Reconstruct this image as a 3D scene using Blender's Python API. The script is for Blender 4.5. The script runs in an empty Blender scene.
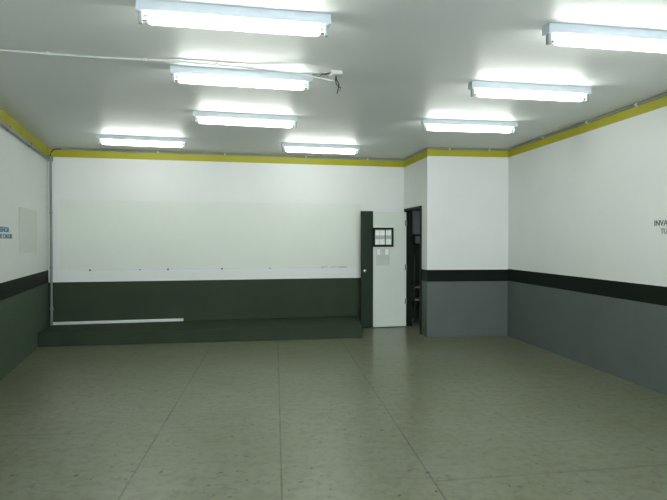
import bpy, bmesh, math, random
from mathutils import Vector, Matrix
random.seed(7)
C = bpy.context.scene.collection
S = bpy.context.scene
PI = math.pi

# ------------------------------------------------------------------ camera, world, exposure
cam_d = bpy.data.cameras.new('camera')
cam_d.sensor_width = 36.0
cam_d.lens = 36.0 * 600.0 / 667.0
cam_d.clip_start = 0.02
cam = bpy.data.objects.new('camera', cam_d)
cam.location = (0, 0, 1.53)
cam.rotation_euler = (PI / 2 - math.atan(10 / 600), 0, 0)
C.objects.link(cam)
S.camera = cam

TUBE = 5.4                                   # emission of a fluorescent tube
w = bpy.data.worlds.new('world')
w.use_nodes = True
w.node_tree.nodes['Background'].inputs[0].default_value = (0.87, 0.92, 1.0, 1)
w.node_tree.nodes['Background'].inputs[1].default_value = 1.9
S.world = w
S.view_settings.view_transform = 'Standard'
S.view_settings.look = 'None'
S.view_settings.exposure = 2.33
S.view_settings.gamma = 1.0
S.view_settings.use_curve_mapping = False

CEIL = 2.98


# ------------------------------------------------------------------ material helpers
def lin(c):
    return tuple((v / 12.92) if v <= 0.04045 else ((v + 0.055) / 1.055) ** 2.4 for v in c)


def srgb(r, g, b):
    return lin((r / 255, g / 255, b / 255)) + (1,)


class NT:
    def __init__(self, name):
        self.m = bpy.data.materials.new(name)
        self.m.use_nodes = True
        self.t = self.m.node_tree
        self.b = self.t.nodes['Principled BSDF']
        self.tc = self.t.nodes.new('ShaderNodeTexCoord')

    def link(self, a, b):
        self.t.links.new(a, b)

    def math(self, op, a, b=None, c=None, clamp=False):
        n = self.t.nodes.new('ShaderNodeMath')
        n.operation = op
        n.use_clamp = clamp
        for i, v in enumerate((a, b, c)):
            if v is None:
                continue
            if isinstance(v, (int, float)):
                n.inputs[i].default_value = v
            else:
                self.link(v, n.inputs[i])
        return n.outputs[0]

    def xyz(self):
        s = self.t.nodes.new('ShaderNodeSeparateXYZ')
        self.link(self.tc.outputs['Object'], s.inputs[0])
        return s.outputs[0], s.outputs[1], s.outputs[2]

    def noise(self, scale, detail=3.0, rough=0.55, stretch=None):
        n = self.t.nodes.new('ShaderNodeTexNoise')
        n.inputs['Scale'].default_value = scale
        n.inputs['Detail'].default_value = detail
        n.inputs['Roughness'].default_value = rough
        if stretch:
            mp = self.t.nodes.new('ShaderNodeMapping')
            mp.inputs['Scale'].default_value = stretch
            self.link(self.tc.outputs['Object'], mp.inputs[0])
            self.link(mp.outputs[0], n.inputs['Vector'])
        else:
            self.link(self.tc.outputs['Object'], n.inputs['Vector'])
        return n.outputs['Fac']

    def ramp(self, fac, stops):
        n = self.t.nodes.new('ShaderNodeValToRGB')
        e = n.color_ramp.elements
        while len(e) < len(stops):
            e.new(0.5)
        for i, (p, c) in enumerate(stops):
            e[i].position = p
            e[i].color = c
        self.link(fac, n.inputs[0])
        return n.outputs[0]

    def mix(self, fac, a, b, mode='MIX'):
        n = self.t.nodes.new('ShaderNodeMix')
        n.data_type = 'RGBA'
        n.blend_type = mode
        for sock, v in ((n.inputs['Factor'], fac), (n.inputs[6], a), (n.inputs[7], b)):
            if isinstance(v, (int, float, tuple)):
                sock.default_value = v
            else:
                self.link(v, sock)
        return n.outputs[2]

    def bump(self, h, strength=0.1, dist=0.01):
        n = self.t.nodes.new('ShaderNodeBump')
        n.inputs['Strength'].default_value = strength
        n.inputs['Distance'].default_value = dist
        self.link(h, n.inputs['Height'])
        self.link(n.outputs[0], self.b.inputs['Normal'])

    def base(self, c):
        if isinstance(c, tuple):
            self.b.inputs['Base Color'].default_value = c
        else:
            self.link(c, self.b.inputs['Base Color'])

    def rough(self, v, spec=0.5):
        if isinstance(v, (int, float)):
            self.b.inputs['Roughness'].default_value = v
        else:
            self.link(v, self.b.inputs['Roughness'])
        self.b.inputs['Specular IOR Level'].default_value = spec


def shade(c, k):
    return tuple(min(1, v * k) for v in c[:3]) + (1,)


def paint(name, col, rough=0.5, var=0.06, scale=2.0, spec=0.4, bump=0.04):
    n = NT(name)
    f = n.noise(scale, 4)
    n.base(n.ramp(f, [(0.3, shade(col, 1 - var)), (0.7, shade(col, 1 + var))]))
    n.rough(rough, spec)
    if bump:
        n.bump(n.noise(60, 3), bump, 0.01)
    return n.m


def plain(name, col, rough=0.5, metal=0.0, var=0.05, scale=12.0):
    n = NT(name)
    n.base(n.ramp(n.noise(scale, 2), [(0.3, shade(col, 1 - var)), (0.7, shade(col, 1 + var))]))
    n.rough(rough)
    n.b.inputs['Metallic'].default_value = metal
    return n.m


M = {}


def white_mat():
    n = NT('white wall paint')
    col = srgb(222, 226, 222)
    c = n.ramp(n.noise(1.2, 4), [(0.3, shade(col, 0.98)), (0.7, shade(col, 1.02))])
    x, y, z = n.xyz()
    back = n.math('MULTIPLY', n.math('GREATER_THAN', y, 9.45), n.math('LESS_THAN', x, 0.45))
    # old board's lower edge and a scuff below its right end
    ln_ = n.math('MULTIPLY', n.math('LESS_THAN', n.math('ABSOLUTE', n.math('SUBTRACT', z, 1.055)), 0.005), n.math('MULTIPLY', n.noise(3, 3), 0.45))
    sc = n.math('MULTIPLY', n.math('LESS_THAN', n.math('ABSOLUTE', n.math('SUBTRACT', z, 1.06)), 0.016),
                n.math('LESS_THAN', n.math('ABSOLUTE', n.math('ADD', x, 0.02)), 0.27))
    sc = n.math('MULTIPLY', sc, n.math('MULTIPLY', n.math('SUBTRACT', n.noise(9, 4, 0.6, (1, 1, 2)), 0.42), 5.0, clamp=True))
    f = n.math('MULTIPLY', back, n.math('MAXIMUM', ln_, n.math('MULTIPLY', sc, 0.8)))
    n.base(n.mix(f, c, srgb(150, 158, 138)))
    n.rough(0.45, 0.4)
    n.bump(n.noise(60, 3), 0.04, 0.01)
    return n.m


M['white'] = white_mat()
M['cream'] = paint('faded cream paint', srgb(216, 223, 212), 0.5, 0.02, 1.5)
M['yellow'] = paint('yellow band paint', srgb(176, 172, 22), 0.45, 0.06, 3.0)
M['ledge'] = paint('grey upper edge', srgb(150, 156, 136), 0.6, 0.05, 3.0)
M['black'] = paint('black band paint', srgb(22, 30, 24), 0.55, 0.08, 2.0, 0.08)
M['green'] = paint('dark green grey dado paint', srgb(70, 88, 70), 0.5, 0.08, 2.0, 0.2)
M['deep'] = paint('deep green grey dado paint', srgb(53, 65, 50), 0.55, 0.08, 2.0, 0.12)
M['slate'] = paint('slate grey dado paint', srgb(90, 100, 96), 0.5, 0.06, 2.0, 0.3)
M['ceiling'] = paint('semi gloss ceiling paint', srgb(222, 225, 223), 0.46, 0.02, 0.8, 0.25, 0.03)
M['dim'] = paint('storeroom shade tone', srgb(40, 46, 36), 0.8, 0.06, 2.0)  # storeroom's shade put into the wall colour, near black
M['frame'] = paint('dark door frame paint', srgb(24, 32, 24), 0.5, 0.06, 4.0, 0.1, bump=0)
M['door'] = paint('white door paint', srgb(206, 216, 204), 0.35, 0.02, 2.0, bump=0.01)
M['stile'] = paint('dark green door stile paint', srgb(41, 54, 43), 0.5, 0.06, 3.0, 0.12, bump=0)
M['panel'] = paint('wall panel grey paint', srgb(206, 214, 204), 0.5, 0.02, 4.0, bump=0)
M['housing'] = plain('white lamp housing', srgb(188, 200, 206), 0.4)
M['socket'] = plain('grey lampholder', srgb(150, 158, 156), 0.4)
M['steel'] = plain('galvanised conduit', srgb(128, 138, 136), 0.45, 0.3)
M['pvc'] = plain('white conduit', srgb(196, 202, 198), 0.4)
M['clip'] = plain('pale clip', srgb(200, 204, 190), 0.5)
M['cable'] = plain('black cable', srgb(28, 30, 28), 0.5)
M['batten'] = plain('off white batten', srgb(222, 228, 224), 0.35)
M['dark'] = plain('dark plastic', srgb(40, 44, 42), 0.5)
M['chrome'] = plain('chrome', srgb(210, 214, 210), 0.25, 0.8)
M['card'] = plain('pale card', srgb(228, 236, 232), 0.5)
M['backing'] = plain('grey backing', srgb(168, 180, 172), 0.5)
M['sheet'] = plain('grey paper in a sleeve', srgb(190, 200, 190), 0.3)
M['blue'] = plain('blue lettering paint', srgb(62, 122, 148), 0.5)
M['inkgrey'] = plain('grey lettering paint', srgb(92, 104, 100), 0.5)
M['store_grey'] = plain('grey enamel', srgb(122, 132, 128), 0.5)
M['shelf'] = plain('shelf board', srgb(150, 156, 146), 0.5)
M['plug'] = plain('brown wall plug', srgb(110, 112, 100), 0.6)
M['scuff'] = plain('scuffed paint', srgb(176, 186, 172), 0.6)


def tube_mat():
    n = NT('glowing tube')
    n.b.inputs['Base Color'].default_value = (0.9, 0.95, 0.92, 1)
    n.b.inputs['Emission Color'].default_value = (0.975, 1.0, 0.935, 1)
    n.b.inputs['Emission Strength'].default_value = TUBE
    return n.m


M['tube'] = tube_mat()


def floor_mat():
    n = NT('polished concrete floor')
    x, y, z = n.xyz()
    big = n.noise(0.7, 4)
    fine = n.noise(14, 5, 0.7)
    streak = n.noise(3.0, 4, 0.6, (1.0, 3.5, 1.0))
    col = n.ramp(big, [(0.3, srgb(106, 112, 82)), (0.7, srgb(120, 124, 106))])
    col = n.mix(n.math('MULTIPLY', n.math('SUBTRACT', fine, 0.47), 3.2, clamp=True), col, srgb(76, 77, 60))
    col = n.mix(n.math('MULTIPLY', n.math('SUBTRACT', streak, 0.5), 2.2, clamp=True), col, srgb(90, 92, 67))
    # dark specks and drips
    sp = n.noise(17, 2, 0.5, (1.0, 0.8, 1.0))
    col = n.mix(n.math('MULTIPLY', n.math('GREATER_THAN', sp, 0.69), 0.9), col, srgb(56, 58, 42))
    # saw cut joints running away from the camera
    c = n.math('ADD', x, n.math('MULTIPLY', y, 0.097))
    u = n.math('DIVIDE', n.math('SUBTRACT', c, 0.037 - 0.4825), 0.965)
    fr = n.math('ABSOLUTE', n.math('SUBTRACT', n.math('FRACT', u), 0.5))
    j = n.math('LESS_THAN', fr, 0.0065)
    wear = n.math('ADD', n.math('MULTIPLY', n.noise(2.5, 3), 1.3), -0.05, clamp=True)
    mid = n.math('LESS_THAN', n.math('ABSOLUTE', n.math('SUBTRACT', c, 0.037)), 1.2)
    st = n.math('ADD', n.math('MULTIPLY', mid, 0.65), 0.35)
    j = n.math('MULTIPLY', n.math('MULTIPLY', j, wear), st)
    # two cross joints
    d1 = n.math('ABSOLUTE', n.math('SUBTRACT', n.math('SUBTRACT', y, n.math('MULTIPLY', x, 0.173)), 3.67))
    k1 = n.math('MULTIPLY', n.math('LESS_THAN', d1, 0.012), n.math('GREATER_THAN', c, 1.0))
    d2 = n.math('ABSOLUTE', n.math('SUBTRACT', n.math('SUBTRACT', y, n.math('MULTIPLY', x, 0.11)), 4.945))
    k2 = n.math('MULTIPLY', n.math('LESS_THAN', d2, 0.012), n.math('LESS_THAN', c, -1.5))
    k = n.math('MULTIPLY', n.math('MAXIMUM', k1, k2), n.math('MULTIPLY', wear, 0.6))
    j = n.math('MAXIMUM', j, k)
    col = n.mix(j, col, srgb(38, 40, 28))
    n.base(col)
    n.rough(n.math('ADD', n.math('MULTIPLY', streak, 0.05), 0.28), 0.5)
    return n.m


M['floor'] = floor_mat()


# ------------------------------------------------------------------ mesh helpers
def box(bm, x0, x1, y0, y1, z0, z1, bev=0.0, mi=0, mat=None):
    r = bmesh.ops.create_cube(bm, size=1.0)
    vs = r['verts']
    for v in vs:
        v.co = Vector(((x0 + x1) / 2 + v.co.x * (x1 - x0), (y0 + y1) / 2 + v.co.y * (y1 - y0), (z0 + z1) / 2 + v.co.z * (z1 - z0)))
    fs = {f for v in vs for f in v.link_faces}
    for f in fs:
        f.material_index = mi
    if mat is not None:
        bmesh.ops.transform(bm, matrix=mat, verts=vs)
    if bev:
        es = list({e for v in vs for e in v.link_edges})
        bmesh.ops.bevel(bm, geom=es, offset=bev, segments=2, affect='EDGES', profile=0.5)


def tube(bm, pts, r, seg=12):
    """round bar swept along a list of points, closed ends"""
    pts = [Vector(p) for p in pts]
    rings = []
    for i, p in enumerate(pts):
        d = (pts[min(i + 1, len(pts) - 1)] - pts[max(i - 1, 0)]).normalized()
        up = Vector((0, 0, 1)) if abs(d.z) < 0.9 else Vector((1, 0, 0))
        a = d.cross(up).normalized()
        b = d.cross(a).normalized()
        rr = r[i] if isinstance(r, (list, tuple)) else r
        rings.append([bm.verts.new(p + (a * math.cos(2 * PI * k / seg) + b * math.sin(2 * PI * k / seg)) * rr) for k in range(seg)])
    for i in range(len(rings) - 1):
        for k in range(seg):
            bm.faces.new((rings[i][k], rings[i][(k + 1) % seg], rings[i + 1][(k + 1) % seg], rings[i + 1][k]))
    bm.faces.new(rings[0])
    bm.faces.new(list(reversed(rings[-1])))


def obj(name, bm, mats, parent=None, smooth=False):
    bmesh.ops.recalc_face_normals(bm, faces=bm.faces[:])
    me = bpy.data.meshes.new(name)
    bm.to_mesh(me)
    bm.free()
    for m in (mats if isinstance(mats, (list, tuple)) else [mats]):
        me.materials.append(M[m])
    if smooth:
        me.polygons.foreach_set('use_smooth', [True] * len(me.polygons))
        try:
            me.set_sharp_from_angle(angle=0.7)
        except Exception:
            pass
    o = bpy.data.objects.new(name, me)
    C.objects.link(o)
    if parent:
        o.parent = parent
    return o


def tag(o, label, cat, group=None):
    o['label'] = label
    o['category'] = cat
    if group:
        o['group'] = group
    return o


def thing(name, label, cat, loc=(0, 0, 0), rotz=0.0, group=None):
    o = bpy.data.objects.new(name, None)
    o.empty_display_size = 0.1
    C.objects.link(o)
    o.location = loc
    o.rotation_euler = (0, 0, rotz)
    return tag(o, label, cat, group)


def struct(o):
    o['kind'] = 'structure'
    return o


NEW = bmesh.new


class Line:
    """a wall's foot line in plan; s runs along it, n points into the room"""
    def __init__(self, p, q, inside):
        self.p = Vector((p[0], p[1], 0))
        self.q = Vector((q[0], q[1], 0))
        self.L = (self.q - self.p).length
        self.d = (self.q - self.p).normalized()
        n = Vector((-self.d.y, self.d.x, 0))
        if n.dot(Vector((inside[0], inside[1], 0)) - self.p) < 0:
            n = -n
        self.n = n
        self.ang = math.atan2(self.d.y, self.d.x)

    def at(self, s, z, off=0.0):
        v = self.p + self.d * s + self.n * off
        return Vector((v.x, v.y, z))


def wall(name, ln, zcuts, mat_of, mats, thick=0.12, hole=None, scuts=(), ext0=0.0, ext1=0.0):
    """slab whose room face is divided at zcuts and scuts; mat_of(s, z) picks each cell's paint"""
    bm = NEW()
    ss = sorted({0.0, ln.L, *scuts, *((hole[0], hole[1]) if hole else ())})
    zs = sorted({0.0, CEIL, *zcuts, *((hole[2],) if hole else ())})
    front = {}
    for s in ss:
        for z in zs:
            front[s, z] = bm.verts.new(ln.at(s, z))

    def inhole(s, z):
        return hole and hole[0] < s < hole[1] and z < hole[2]
    for a, b in zip(ss, ss[1:]):
        for c, d in zip(zs, zs[1:]):
            s, z = (a + b) / 2, (c + d) / 2
            if inhole(s, z):
                continue
            f = bm.faces.new((front[a, c], front[b, c], front[b, d], front[a, d]))
            f.material_index = mats.index(mat_of(s, z))
            g = bm.faces.new([bm.verts.new(ln.at(u, v, -thick)) for u, v in ((a, c), (b, c), (b, d), (a, d))])
            g.material_index = mats.index(mat_of(s, z)) if False else 0
    # rim
    def quad(p, q, mi=0):
        f = bm.faces.new([bm.verts.new(v) for v in (ln.at(*p), ln.at(*q), ln.at(*q, -thick), ln.at(*p, -thick))])
        f.material_index = mi
    quad((0, 0), (0, CEIL)); quad((ln.L, 0), (ln.L, CEIL)); quad((0, CEIL), (ln.L, CEIL))
    if hole:
        quad((hole[0], 0), (hole[0], hole[2])); quad((hole[1], 0), (hole[1], hole[2])); quad((hole[0], hole[2]), (hole[1], hole[2]))
    bmesh.ops.remove_doubles(bm, verts=bm.verts[:], dist=0.0005)
    return struct(obj(name, bm, mats))


# ------------------------------------------------------------------ the room
INS = (0.3, 5.0)
LW = Line((-1.13, -2.0), (-4.465, 9.385), INS)
BW = Line((-4.465, 9.385), (1.265, 10.75), INS)
SW = Line((1.265, 10.75), (1.47, 9.41), INS)
JW = Line((1.47, 9.41), (2.785, 9.575), INS)
RW = Line((2.785, 9.575), (4.32, -2.0), INS)
FW = Line((-1.13, -2.0), (4.32, -2.0), INS)

bm = NEW()
box(bm, -5.2, 4.8, -2.2, 12.0, -0.1, 0.0)
struct(obj('floor', bm, 'floor'))
bm = NEW()
box(bm, -5.2, 4.8, -2.2, 12.0, CEIL, CEIL + 0.12)
struct(obj('ceiling', bm, 'ceiling'))

MATS = ['white', 'cream', 'yellow', 'ledge', 'black', 'green', 'slate', 'deep']


def band(lower, dado=1.06, split=0.875, ytop=2.94, ybot=2.845):
    def f(s, z):
        if z > ytop:
            return 'ledge'
        if z > ybot:
            return 'yellow'
        if z > dado:
            return 'white'
        if z > split:
            return 'black'
        return lower
    return f


wall('wall_left', LW, (0.865, 1.06, 2.83), band('green', split=0.865, ytop=2.98, ybot=2.83), MATS)


def back_paint(s, z):
    if z > 2.935:
        return 'ledge'
    if z > 2.83:
        return 'yellow'
    if z > 0.865:
        return 'cream' if (0.17 < s < 5.10 and 1.075 < z < 2.16) else 'white'
    return 'deep'


wall('wall_back', BW, (0.865, 1.075, 2.16, 2.83, 2.935), back_paint, MATS, scuts=(0.17, 5.10))
wall('wall_side', SW, (0.875, 1.06, 2.83, 2.935), band('green', ytop=2.935, ybot=2.83), MATS, hole=(0.06, 1.06, 2.09))
wall('wall_partition', JW, (0.875, 1.06, 2.845, 2.94), band('slate'), MATS)
wall('wall_right', RW, (0.88, 1.07, 2.845, 2.94), band('slate', dado=1.07, split=0.88), MATS)
wall('wall_front', FW, (0.875, 1.06), lambda s, z: 'white' if z > 1.06 else ('black' if z > 0.875 else 'slate'), MATS, hole=(0.4, 5.0, 2.6))   # open shop front behind the camera

# storeroom behind the doorway
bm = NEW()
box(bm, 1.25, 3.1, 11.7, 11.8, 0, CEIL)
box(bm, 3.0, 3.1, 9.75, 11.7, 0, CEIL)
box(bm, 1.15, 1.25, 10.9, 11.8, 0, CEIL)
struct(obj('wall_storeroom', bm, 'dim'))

# step along the back wall
bm = NEW()
lo = [(-4.226, 8.556), (0.43, 9.344), (0.43, 10.55), (-4.40, 9.40)]
top = [bm.verts.new((x, y, 0.20)) for x, y in lo]
bot = [bm.verts.new((x, y, 0.0)) for x, y in lo]
bm.faces.new(top)
bm.faces.new(bot)
for i in range(4):
    bm.faces.new((top[i], top[(i + 1) % 4], bot[(i + 1) % 4], bot[i]))
bmesh.ops.bevel(bm, geom=[e for e in bm.edges if all(v in top[:2] for v in e.verts)], offset=0.012, segments=2, affect='EDGES')
struct(obj('trim_1', bm, 'deep'))


# door frame around the doorway (local x along the side wall, y out of the wall)
def frame_on(ln, s, z=0.0, off=0.0):
    """matrix: x along the wall, y out of the wall into the room"""
    m = Matrix.Identity(4)
    m.col[0][:3] = ln.d
    m.col[1][:3] = ln.n
    m.col[2][:3] = (0, 0, 1)
    m.col[3][:3] = ln.at(s, z, off)
    return m


FM = frame_on(SW, 0.0)
bm = NEW()
for (a, b, c, d) in ((0.055, 0.10, 0, 2.085), (1.02, 1.065, 0, 2.085), (0.10, 1.02, 2.045, 2.085)):
    box(bm, a, b, -0.125, 0.018, c, d, 0.004, mat=FM)
struct(obj('trim_2', bm, 'frame'))

# ------------------------------------------------------------------ the open door
DA, DB = Vector((0.475, 10.379, 0)), Vector((1.277, 10.578, 0))
dd = (DB - DA).normalized()
dn = Vector((dd.y, -dd.x, 0))
DW = (DB - DA).length
dang = math.atan2(dd.y, dd.x)
door = thing('door_1', 'white door with a dark lock edge, folded open against the back wall', 'door', DA, dang)
struct(door)
# local: x along the leaf, -y towards the camera
bm = NEW(); box(bm, 0.215, DW, -0.02, 0.02, 0.012, 2.02, 0.003); obj('door_leaf', bm, 'door', door)
bm = NEW(); box(bm, 0.0, 0.214, -0.021, 0.021, 0.012, 2.03, 0.003)
st = obj('lock_stile', bm, 'stile', door); st['label'] = 'dark green vertical lock stile'
bm = NEW()
tube(bm, [(0.05, -0.021, 0.995), (0.05, -0.03, 0.995)], [0.03, 0.028], 20)
rose = obj('handle_rose', bm, 'dark', door, True)
bm = NEW()
tube(bm, [(0.05, -0.03, 0.995), (0.05, -0.05, 0.995), (0.05, -0.058, 0.995), (0.05, -0.075, 0.995), (0.05, -0.083, 0.995)], [0.012, 0.012, 0.024, 0.026, 0.016], 20)
kn = obj('door_knob', bm, 'chrome', door, True); kn['label'] = 'small bright round knob'
for z in (0.45, 1.05, 1.83):
    bm = NEW()
    tube(bm, [(DW + 0.008, -0.012, z - 0.05), (DW + 0.008, -0.012, z + 0.05)], 0.006, 10)
    box(bm, DW - 0.03, DW + 0.006, -0.0225, -0.0195, z - 0.05, z + 0.05)
    obj('hinge', bm, 'steel', door)

# framed board and paper on the door
DM = door.matrix_basis
t = thing('notice_board', 'small black-framed board of pale cards hung on the white door', 'notice board',
          DM @ Vector((0.207, -0.0225, 1.41)), dang)
bm = NEW()
W_, H_ = 0.375, 0.335
for a, b, c, d in ((0, W_, 0, 0.035), (0, W_, H_ - 0.035, H_), (0, 0.035, 0.035, H_ - 0.035), (W_ - 0.035, W_, 0.035, H_ - 0.035)):
    box(bm, a, b, -0.022, 0.0, c, d, 0.002)
obj('frame', bm, 'frame', t)
bm = NEW(); box(bm, 0.035, W_ - 0.035, -0.008, 0.0, 0.035, H_ - 0.035); obj('backing', bm, 'backing', t)
bm = NEW(); box(bm, 0.219, 0.229, -0.016, -0.008, 0.035, H_ - 0.035); obj('divider', bm, 'frame', t)
for (a, b) in ((0.045, 0.118), (0.126, 0.212), (0.236, 0.330)):
    for (c, d) in ((0.048, 0.135), (0.200, 0.285)):
        bm = NEW(); box(bm, a, b, -0.011, -0.008, c, d); obj('card', bm, 'card', t)
t = thing('paper_notice', 'grey paper sheet in a clear sleeve taped below the framed board', 'paper',
          DM @ Vector((0.27, -0.0205, 1.085)), dang)
bm = NEW(); box(bm, 0, 0.245, -0.004, 0, 0, 0.30); obj('sheet', bm, 'sheet', t)
for a, b in ((0.015, 0.07), (0.165, 0.225)):
    bm = NEW(); box(bm, a, b, -0.006, -0.004, 0.19, 0.285); obj('sleeve_reflection', bm, 'card', t)  # pale strips stand in for reflections on the clear sleeve

# ------------------------------------------------------------------ fluorescent lamps
GROUP = 'fluorescent lamps on the ceiling'
L_ = 1.2


def make_lamp(label, loc, rz):
    t = thing('fluorescent_lamp', label, 'ceiling lamp', loc, rz, GROUP)
    bm = NEW()
    # straight sided channel
    hw, ht = 0.046, 0.062
    prof = [(-hw, 0), (hw, 0), (hw, -ht + 0.004), (hw - 0.004, -ht), (-hw + 0.004, -ht), (-hw, -ht + 0.004)]
    A = [bm.verts.new((-L_ / 2, y, z)) for y, z in prof]
    B = [bm.verts.new((L_ / 2, y, z)) for y, z in prof]
    bm.faces.new(A); bm.faces.new(B[::-1])
    for i in range(6):
        bm.faces.new((A[i], A[(i + 1) % 6], B[(i + 1) % 6], B[i]))
    obj('housing', bm, 'housing', t)
    bm = NEW()
    r = 0.029
    xs = [(-0.535, 0.5), (-0.53, 0.75), (-0.512, 1.0), (0.512, 1.0), (0.53, 0.75), (0.535, 0.5)]
    tube(bm, [(x, 0, -0.102) for x, k in xs], [r * k for x, k in xs], 20)
    tb = obj('tube', bm, 'tube', t, True)
    tb['label'] = 'glowing white tube'
    for sx in (-1, 1):
        bm = NEW()
        box(bm, min(sx * 0.565, sx * 0.59), max(sx * 0.565, sx * 0.59), -0.02, 0.02, -0.13, -0.06, 0.006)
        so = obj('lampholder', bm, 'socket', t)
        bm = NEW()
        tube(bm, [(sx * 0.534, 0, -0.102), (sx * 0.566, 0, -0.104)], 0.014, 12)
        obj('tube_cap', bm, 'chrome', so, True)
    return t


def dup(root, label, loc, rz):
    r = root.copy(); C.objects.link(r)
    r.location = loc; r.rotation_euler = (0, 0, rz); r['label'] = label
    for ch in list(root.children):
        c = ch.copy(); C.objects.link(c); c.parent = r
        for g in list(ch.children):
            d = g.copy(); C.objects.link(d); d.parent = c
    return r


def mid(a, b):
    return ((a[0] + b[0]) / 2, (a[1] + b[1]) / 2, CEIL)


LAMPS = [
    ((-0.612, 3.80, CEIL), 12.0, 'largest lit white tube lamp, at the top left, nearest of the left row'),
    ((-0.781, 5.185, CEIL), 13.5, 'lit tube lamp beside the white ceiling conduit, second of the left row'),
    ((-1.007, 6.944, CEIL), 15.0, 'lit tube lamp between the conduit lamp and the two by the back wall'),
    ((-2.675, 8.441, CEIL), 15.5, 'leftmost lit tube lamp, close to the back wall near the left corner'),
    ((-0.190, 9.119, CEIL), 13.5, 'lit tube lamp close to the back wall, above and left of the door'),
    ((2.02, 4.185, CEIL), 11.0, 'lit tube lamp at the top right, cut by the photo edge'),
    ((1.846, 5.645, CEIL), 10.5, 'middle one of the three lit tube lamps near the right wall'),
    ((1.656, 7.328, CEIL), 9.0, 'lit tube lamp in front of the jutting white partition'),
]
proto = None
for loc, deg, lab in LAMPS:
    if proto is None:
        proto = make_lamp(lab, loc, math.radians(deg))
    else:
        dup(proto, lab, loc, math.radians(deg))

# ------------------------------------------------------------------ conduits and cables
# left wall conduit under the yellow band
t = thing('conduit', 'grey conduit running under the yellow band of the left wall', 'conduit')
bm = NEW(); tube(bm, [LW.at(s, 2.795, 0.026) for s in (0.3, 4, 8, LW.L - 0.14)], 0.023, 12)
obj('pipe', bm, 'steel', t, True)
for s in (2.0, 4.0, 6.0, 8.0, 9.2, 10.4):
    bm = NEW(); box(bm, -0.012, 0.012, 0.001, 0.052, -0.028, 0.028, 0.004, mat=frame_on(LW, s, 2.795)); obj('pipe_clip', bm, 'steel', t)
# corner conduit
cx, cy = LW.at(LW.L - 0.07, 0, 0.056).xy
t = thing('conduit', 'grey vertical conduit down the back left corner to the step', 'conduit', (cx, cy, 0.2))
bm = NEW(); tube(bm, [(0, 0, 0.02), (0, 0, 1.5), (0, 0, 2.55)], 0.0185, 12); obj('pipe', bm, 'steel', t, True)
bm = NEW(); tube(bm, [(0, 0, 0.235), (0, 0, 0.285)], 0.027, 12); obj('coupling', bm, 'steel', t, True)
bm = NEW(); box(bm, -0.03, 0.03, -0.03, 0.03, 2.55, 2.63, 0.008, mat=Matrix.Rotation(BW.ang, 4, 'Z')); obj('junction_box', bm, 'steel', t)
for z in (0.9, 1.75):
    bm = NEW(); tube(bm, [(0, 0, z - 0.012), (0, 0, z + 0.012)], 0.025, 12); obj('pipe_clip', bm, 'steel', t, True)
bm = NEW(); tube(bm, [(0, 0, 0.0), (0, 0, 0.02)], 0.024, 12); obj('foot_cap', bm, 'steel', t, True)
# black cable looping over the band, with its ceiling box
P = [BW.at(0.05, 2.80, 0.05), BW.at(0.055, 2.86, 0.045), BW.at(0.065, 2.90, 0.035), BW.at(0.09, 2.935, 0.03), BW.at(0.14, 2.95, 0.03), BW.at(0.20, 2.952, 0.03)]
bm = NEW(); tube(bm, P, 0.009, 8)
tag(obj('cable', bm, 'cable', None, True), 'short black cable looping over the yellow band in the left corner', 'cable')
# slim conduits along the top of the yellow band
def slim(ln, s0, s1, label, clips, z=2.958, m='ledgepipe'):
    t = thing('conduit', label, 'conduit')
    bm = NEW(); tube(bm, [ln.at(s0, z, 0.016), ln.at((s0 + s1) / 2, z, 0.016), ln.at(s1, z, 0.016)], 0.013, 10)
    obj('pipe', bm, m, t, True)
    for s in clips:
        bm = NEW(); box(bm, -0.012, 0.012, 0.0005, 0.034, -0.021, 0.018, 0.003, mat=frame_on(ln, s, z)); obj('pipe_clip', bm, 'clip', t)
M['ledgepipe'] = plain('dull grey conduit', srgb(136, 142, 126), 0.5)
slim(BW, 0.20, BW.L - 0.05, 'thin dull conduit along the top edge of the back wall', (1.66, 2.73, 4.1, 5.2))
slim(SW, 0.06, SW.L - 0.01, 'thin dull conduit above the doorway wall at the ceiling', (0.7,))
slim(JW, 0.01, JW.L - 0.05, 'thin dull conduit atop the jutting white partition', (0.35, 1.0))
slim(RW, 0.05, RW.L - 0.3, 'thin dull conduit along the top edge of the right wall', (1.2, 2.3, 3.25, 4.6, 6.5))
# white ceiling conduit
CP = [(-3.0, 4.50), (-2.544, 4.601), (-1.816, 4.792), (-1.244, 4.886), (-0.702, 5.00)]
t = thing('conduit', 'thin white conduit crossing the ceiling past the second left lamp', 'conduit')
bm = NEW()
tube(bm, [(x, y - 0.035, CEIL - 0.012) for x, y in CP[:-1]] + [(-0.702, 5.0, CEIL - 0.02), (-0.33, 5.08, CEIL - 0.045), (-0.003, 5.17, CEIL - 0.085)], 0.0085, 8)
obj('pipe', bm, 'pvc', t, True)
for (x, y) in ((-2.2, 4.655), (-1.5, 4.805), (-0.95, 4.918)):
    bm = NEW(); box(bm, x - 0.012, x + 0.012, y - 0.02, y + 0.02, CEIL - 0.026, CEIL - 0.0005, 0.002); obj('pipe_clip', bm, 'pvc', t)
t = thing('ceiling_box', 'small white ceiling box with dangling dark wires at the conduit end', 'junction box', (0.022, 5.194, CEIL), 0.15)
bm = NEW(); box(bm, -0.05, 0.05, -0.05, 0.05, -0.035, 0, 0.006); obj('box', bm, 'pvc', t)
bm = NEW(); tube(bm, [(-0.05, -0.01, -0.015), (-0.09, -0.02, -0.03), (-0.13, -0.03, -0.035), (-0.15, -0.03, -0.05)], 0.006, 8); obj('wire', bm, 'cable', t, True)
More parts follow.
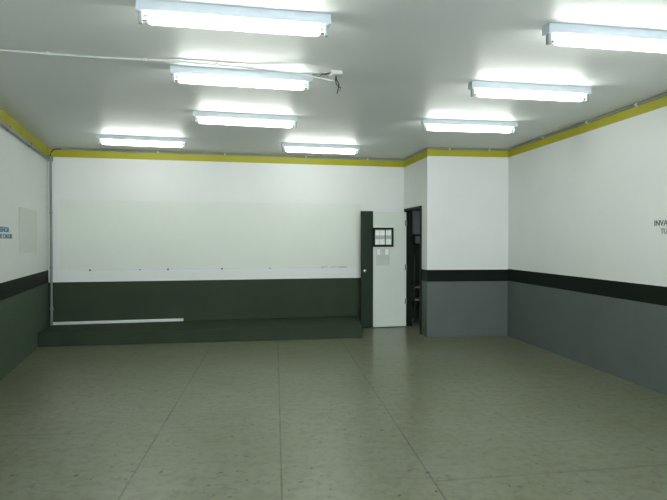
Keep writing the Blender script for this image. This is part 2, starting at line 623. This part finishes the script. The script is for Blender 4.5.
for dx, dz, k in ((0.0, -0.19, 1), (0.02, -0.165, -1)):
    bm = NEW(); tube(bm, [(0.0, 0.0, -0.03), (0.005 * k, 0, -0.07), (0.015 + 0.012 * k, 0.004 * k, -0.11), (0.02 + dx, 0.0, -0.14), (0.01 + dx, 0.003 * k, dz)], 0.0055, 8)
    obj('wire', bm, 'cable', t, True)

# ------------------------------------------------------------------ on the walls
# flush panel on the left wall
t = thing('wall_panel', 'flush pale grey service panel on the left wall beside the blue lettering', 'wall panel', LW.at(9.825, 1.365, 0.001), LW.ang)
sgn = -1 if LW.n.dot(Vector((-LW.d.y, LW.d.x, 0))) < 0 else 1
bm = NEW(); box(bm, 0, 1.07, min(0, sgn * 0.012), max(0, sgn * 0.012), 0, 0.575, 0.003); obj('frame', bm, 'panel', t)
bm = NEW(); box(bm, 0.03, 1.04, min(sgn * 0.012, sgn * 0.017), max(sgn * 0.012, sgn * 0.017), 0.03, 0.545, 0.002); obj('panel_cover', bm, 'panel', t)
bm = NEW(); box(bm, 0.045, 0.075, min(sgn * 0.017, sgn * 0.024), max(sgn * 0.017, sgn * 0.024), 0.26, 0.31, 0.002); obj('latch', bm, 'panel', t)


def lettering(name, text, ln, s_left, s_right, z, h, mat, label, bold=0.0):
    """raised painted letters reading left to right as seen from inside the room"""
    cu = bpy.data.curves.new(name, 'FONT')
    cu.body = text
    cu.size = 1.0
    cu.extrude = 0.01
    cu.offset = bold
    cu.resolution_u = 3
    tmp = bpy.data.objects.new('tmp', cu)
    C.objects.link(tmp)
    dg = bpy.context.evaluated_depsgraph_get()
    me = bpy.data.meshes.new_from_object(tmp.evaluated_get(dg))
    bpy.data.objects.remove(tmp)
    xs = [v.co.x for v in me.vertices]; ys = [v.co.y for v in me.vertices]
    x0, x1, y0, y1 = min(xs), max(xs), min(ys), max(ys)
    for v in me.vertices:
        u = s_left + (v.co.x - x0) / (x1 - x0) * (s_right - s_left)
        q = ln.at(u, z + (v.co.y - y0) / (y1 - y0) * h, 0.0022 + (0.0015 if v.co.z > 0 else -0.0015))
        v.co = q
    me.materials.clear()
    me.materials.append(M[mat])
    me.name = name
    o = bpy.data.objects.new(name, me)
    C.objects.link(o)
    return tag(o, label, 'lettering')


lettering('wall_lettering', 'RENCIA', LW, 8.85, 9.304, 1.617, 0.062, 'blue', 'upper line of blue lettering on the left wall', 0.03)
lettering('wall_lettering', 'DE CALOR', LW, 8.82, 9.45, 1.546, 0.055, 'blue', 'lower line of blue lettering on the left wall', 0.03)
lettering('wall_lettering', 'INVA', RW, 3.53, 3.73, 1.672, 0.056, 'inkgrey', 'upper line of grey lettering on the right wall', 0.015)
lettering('wall_lettering', 'TU', RW, 3.625, 3.72, 1.592, 0.052, 'inkgrey', 'lower line of grey lettering on the right wall', 0.0)

# wall plugs below the cream patch
for i, (s, lab) in enumerate(((0.613, 'brown wall plug nearest the left corner conduit on the back wall'),
                              (1.371, 'brown wall plug second from the left corner on the back wall'),
                              (1.808, 'brown wall plug above the right end of the white batten'),
                              (2.677, 'brown wall plug fourth from the left corner on the back wall'),
                              (3.480, 'brown wall plug nearest the door on the back wall'))):
    bm = NEW()
    q = BW.at(s, 1.05, 0.0)
    r = 0.017 if i in (0, 2, 3) else 0.012
    tube(bm, [q - BW.n * 0.0, q + BW.n * 0.006, q + BW.n * 0.009], [r, r, r * 0.55], 10)
    tag(obj('wall_plug', bm, 'plug', None, True), lab, 'wall plug', 'wall plugs on the back wall')

# white batten lying on the step against the wall
bm = NEW()
box(bm, 0, 1.98, -0.028, 0.028, 0, 0.042, 0.006)
o = obj('batten', bm, 'batten')
o.location = BW.at(0.07, 0.201, 0.036)
o.rotation_euler = (0, 0, BW.ang)
tag(o, 'long off-white batten lying on the dark step against the back wall', 'batten')

# ------------------------------------------------------------------ storeroom fittings
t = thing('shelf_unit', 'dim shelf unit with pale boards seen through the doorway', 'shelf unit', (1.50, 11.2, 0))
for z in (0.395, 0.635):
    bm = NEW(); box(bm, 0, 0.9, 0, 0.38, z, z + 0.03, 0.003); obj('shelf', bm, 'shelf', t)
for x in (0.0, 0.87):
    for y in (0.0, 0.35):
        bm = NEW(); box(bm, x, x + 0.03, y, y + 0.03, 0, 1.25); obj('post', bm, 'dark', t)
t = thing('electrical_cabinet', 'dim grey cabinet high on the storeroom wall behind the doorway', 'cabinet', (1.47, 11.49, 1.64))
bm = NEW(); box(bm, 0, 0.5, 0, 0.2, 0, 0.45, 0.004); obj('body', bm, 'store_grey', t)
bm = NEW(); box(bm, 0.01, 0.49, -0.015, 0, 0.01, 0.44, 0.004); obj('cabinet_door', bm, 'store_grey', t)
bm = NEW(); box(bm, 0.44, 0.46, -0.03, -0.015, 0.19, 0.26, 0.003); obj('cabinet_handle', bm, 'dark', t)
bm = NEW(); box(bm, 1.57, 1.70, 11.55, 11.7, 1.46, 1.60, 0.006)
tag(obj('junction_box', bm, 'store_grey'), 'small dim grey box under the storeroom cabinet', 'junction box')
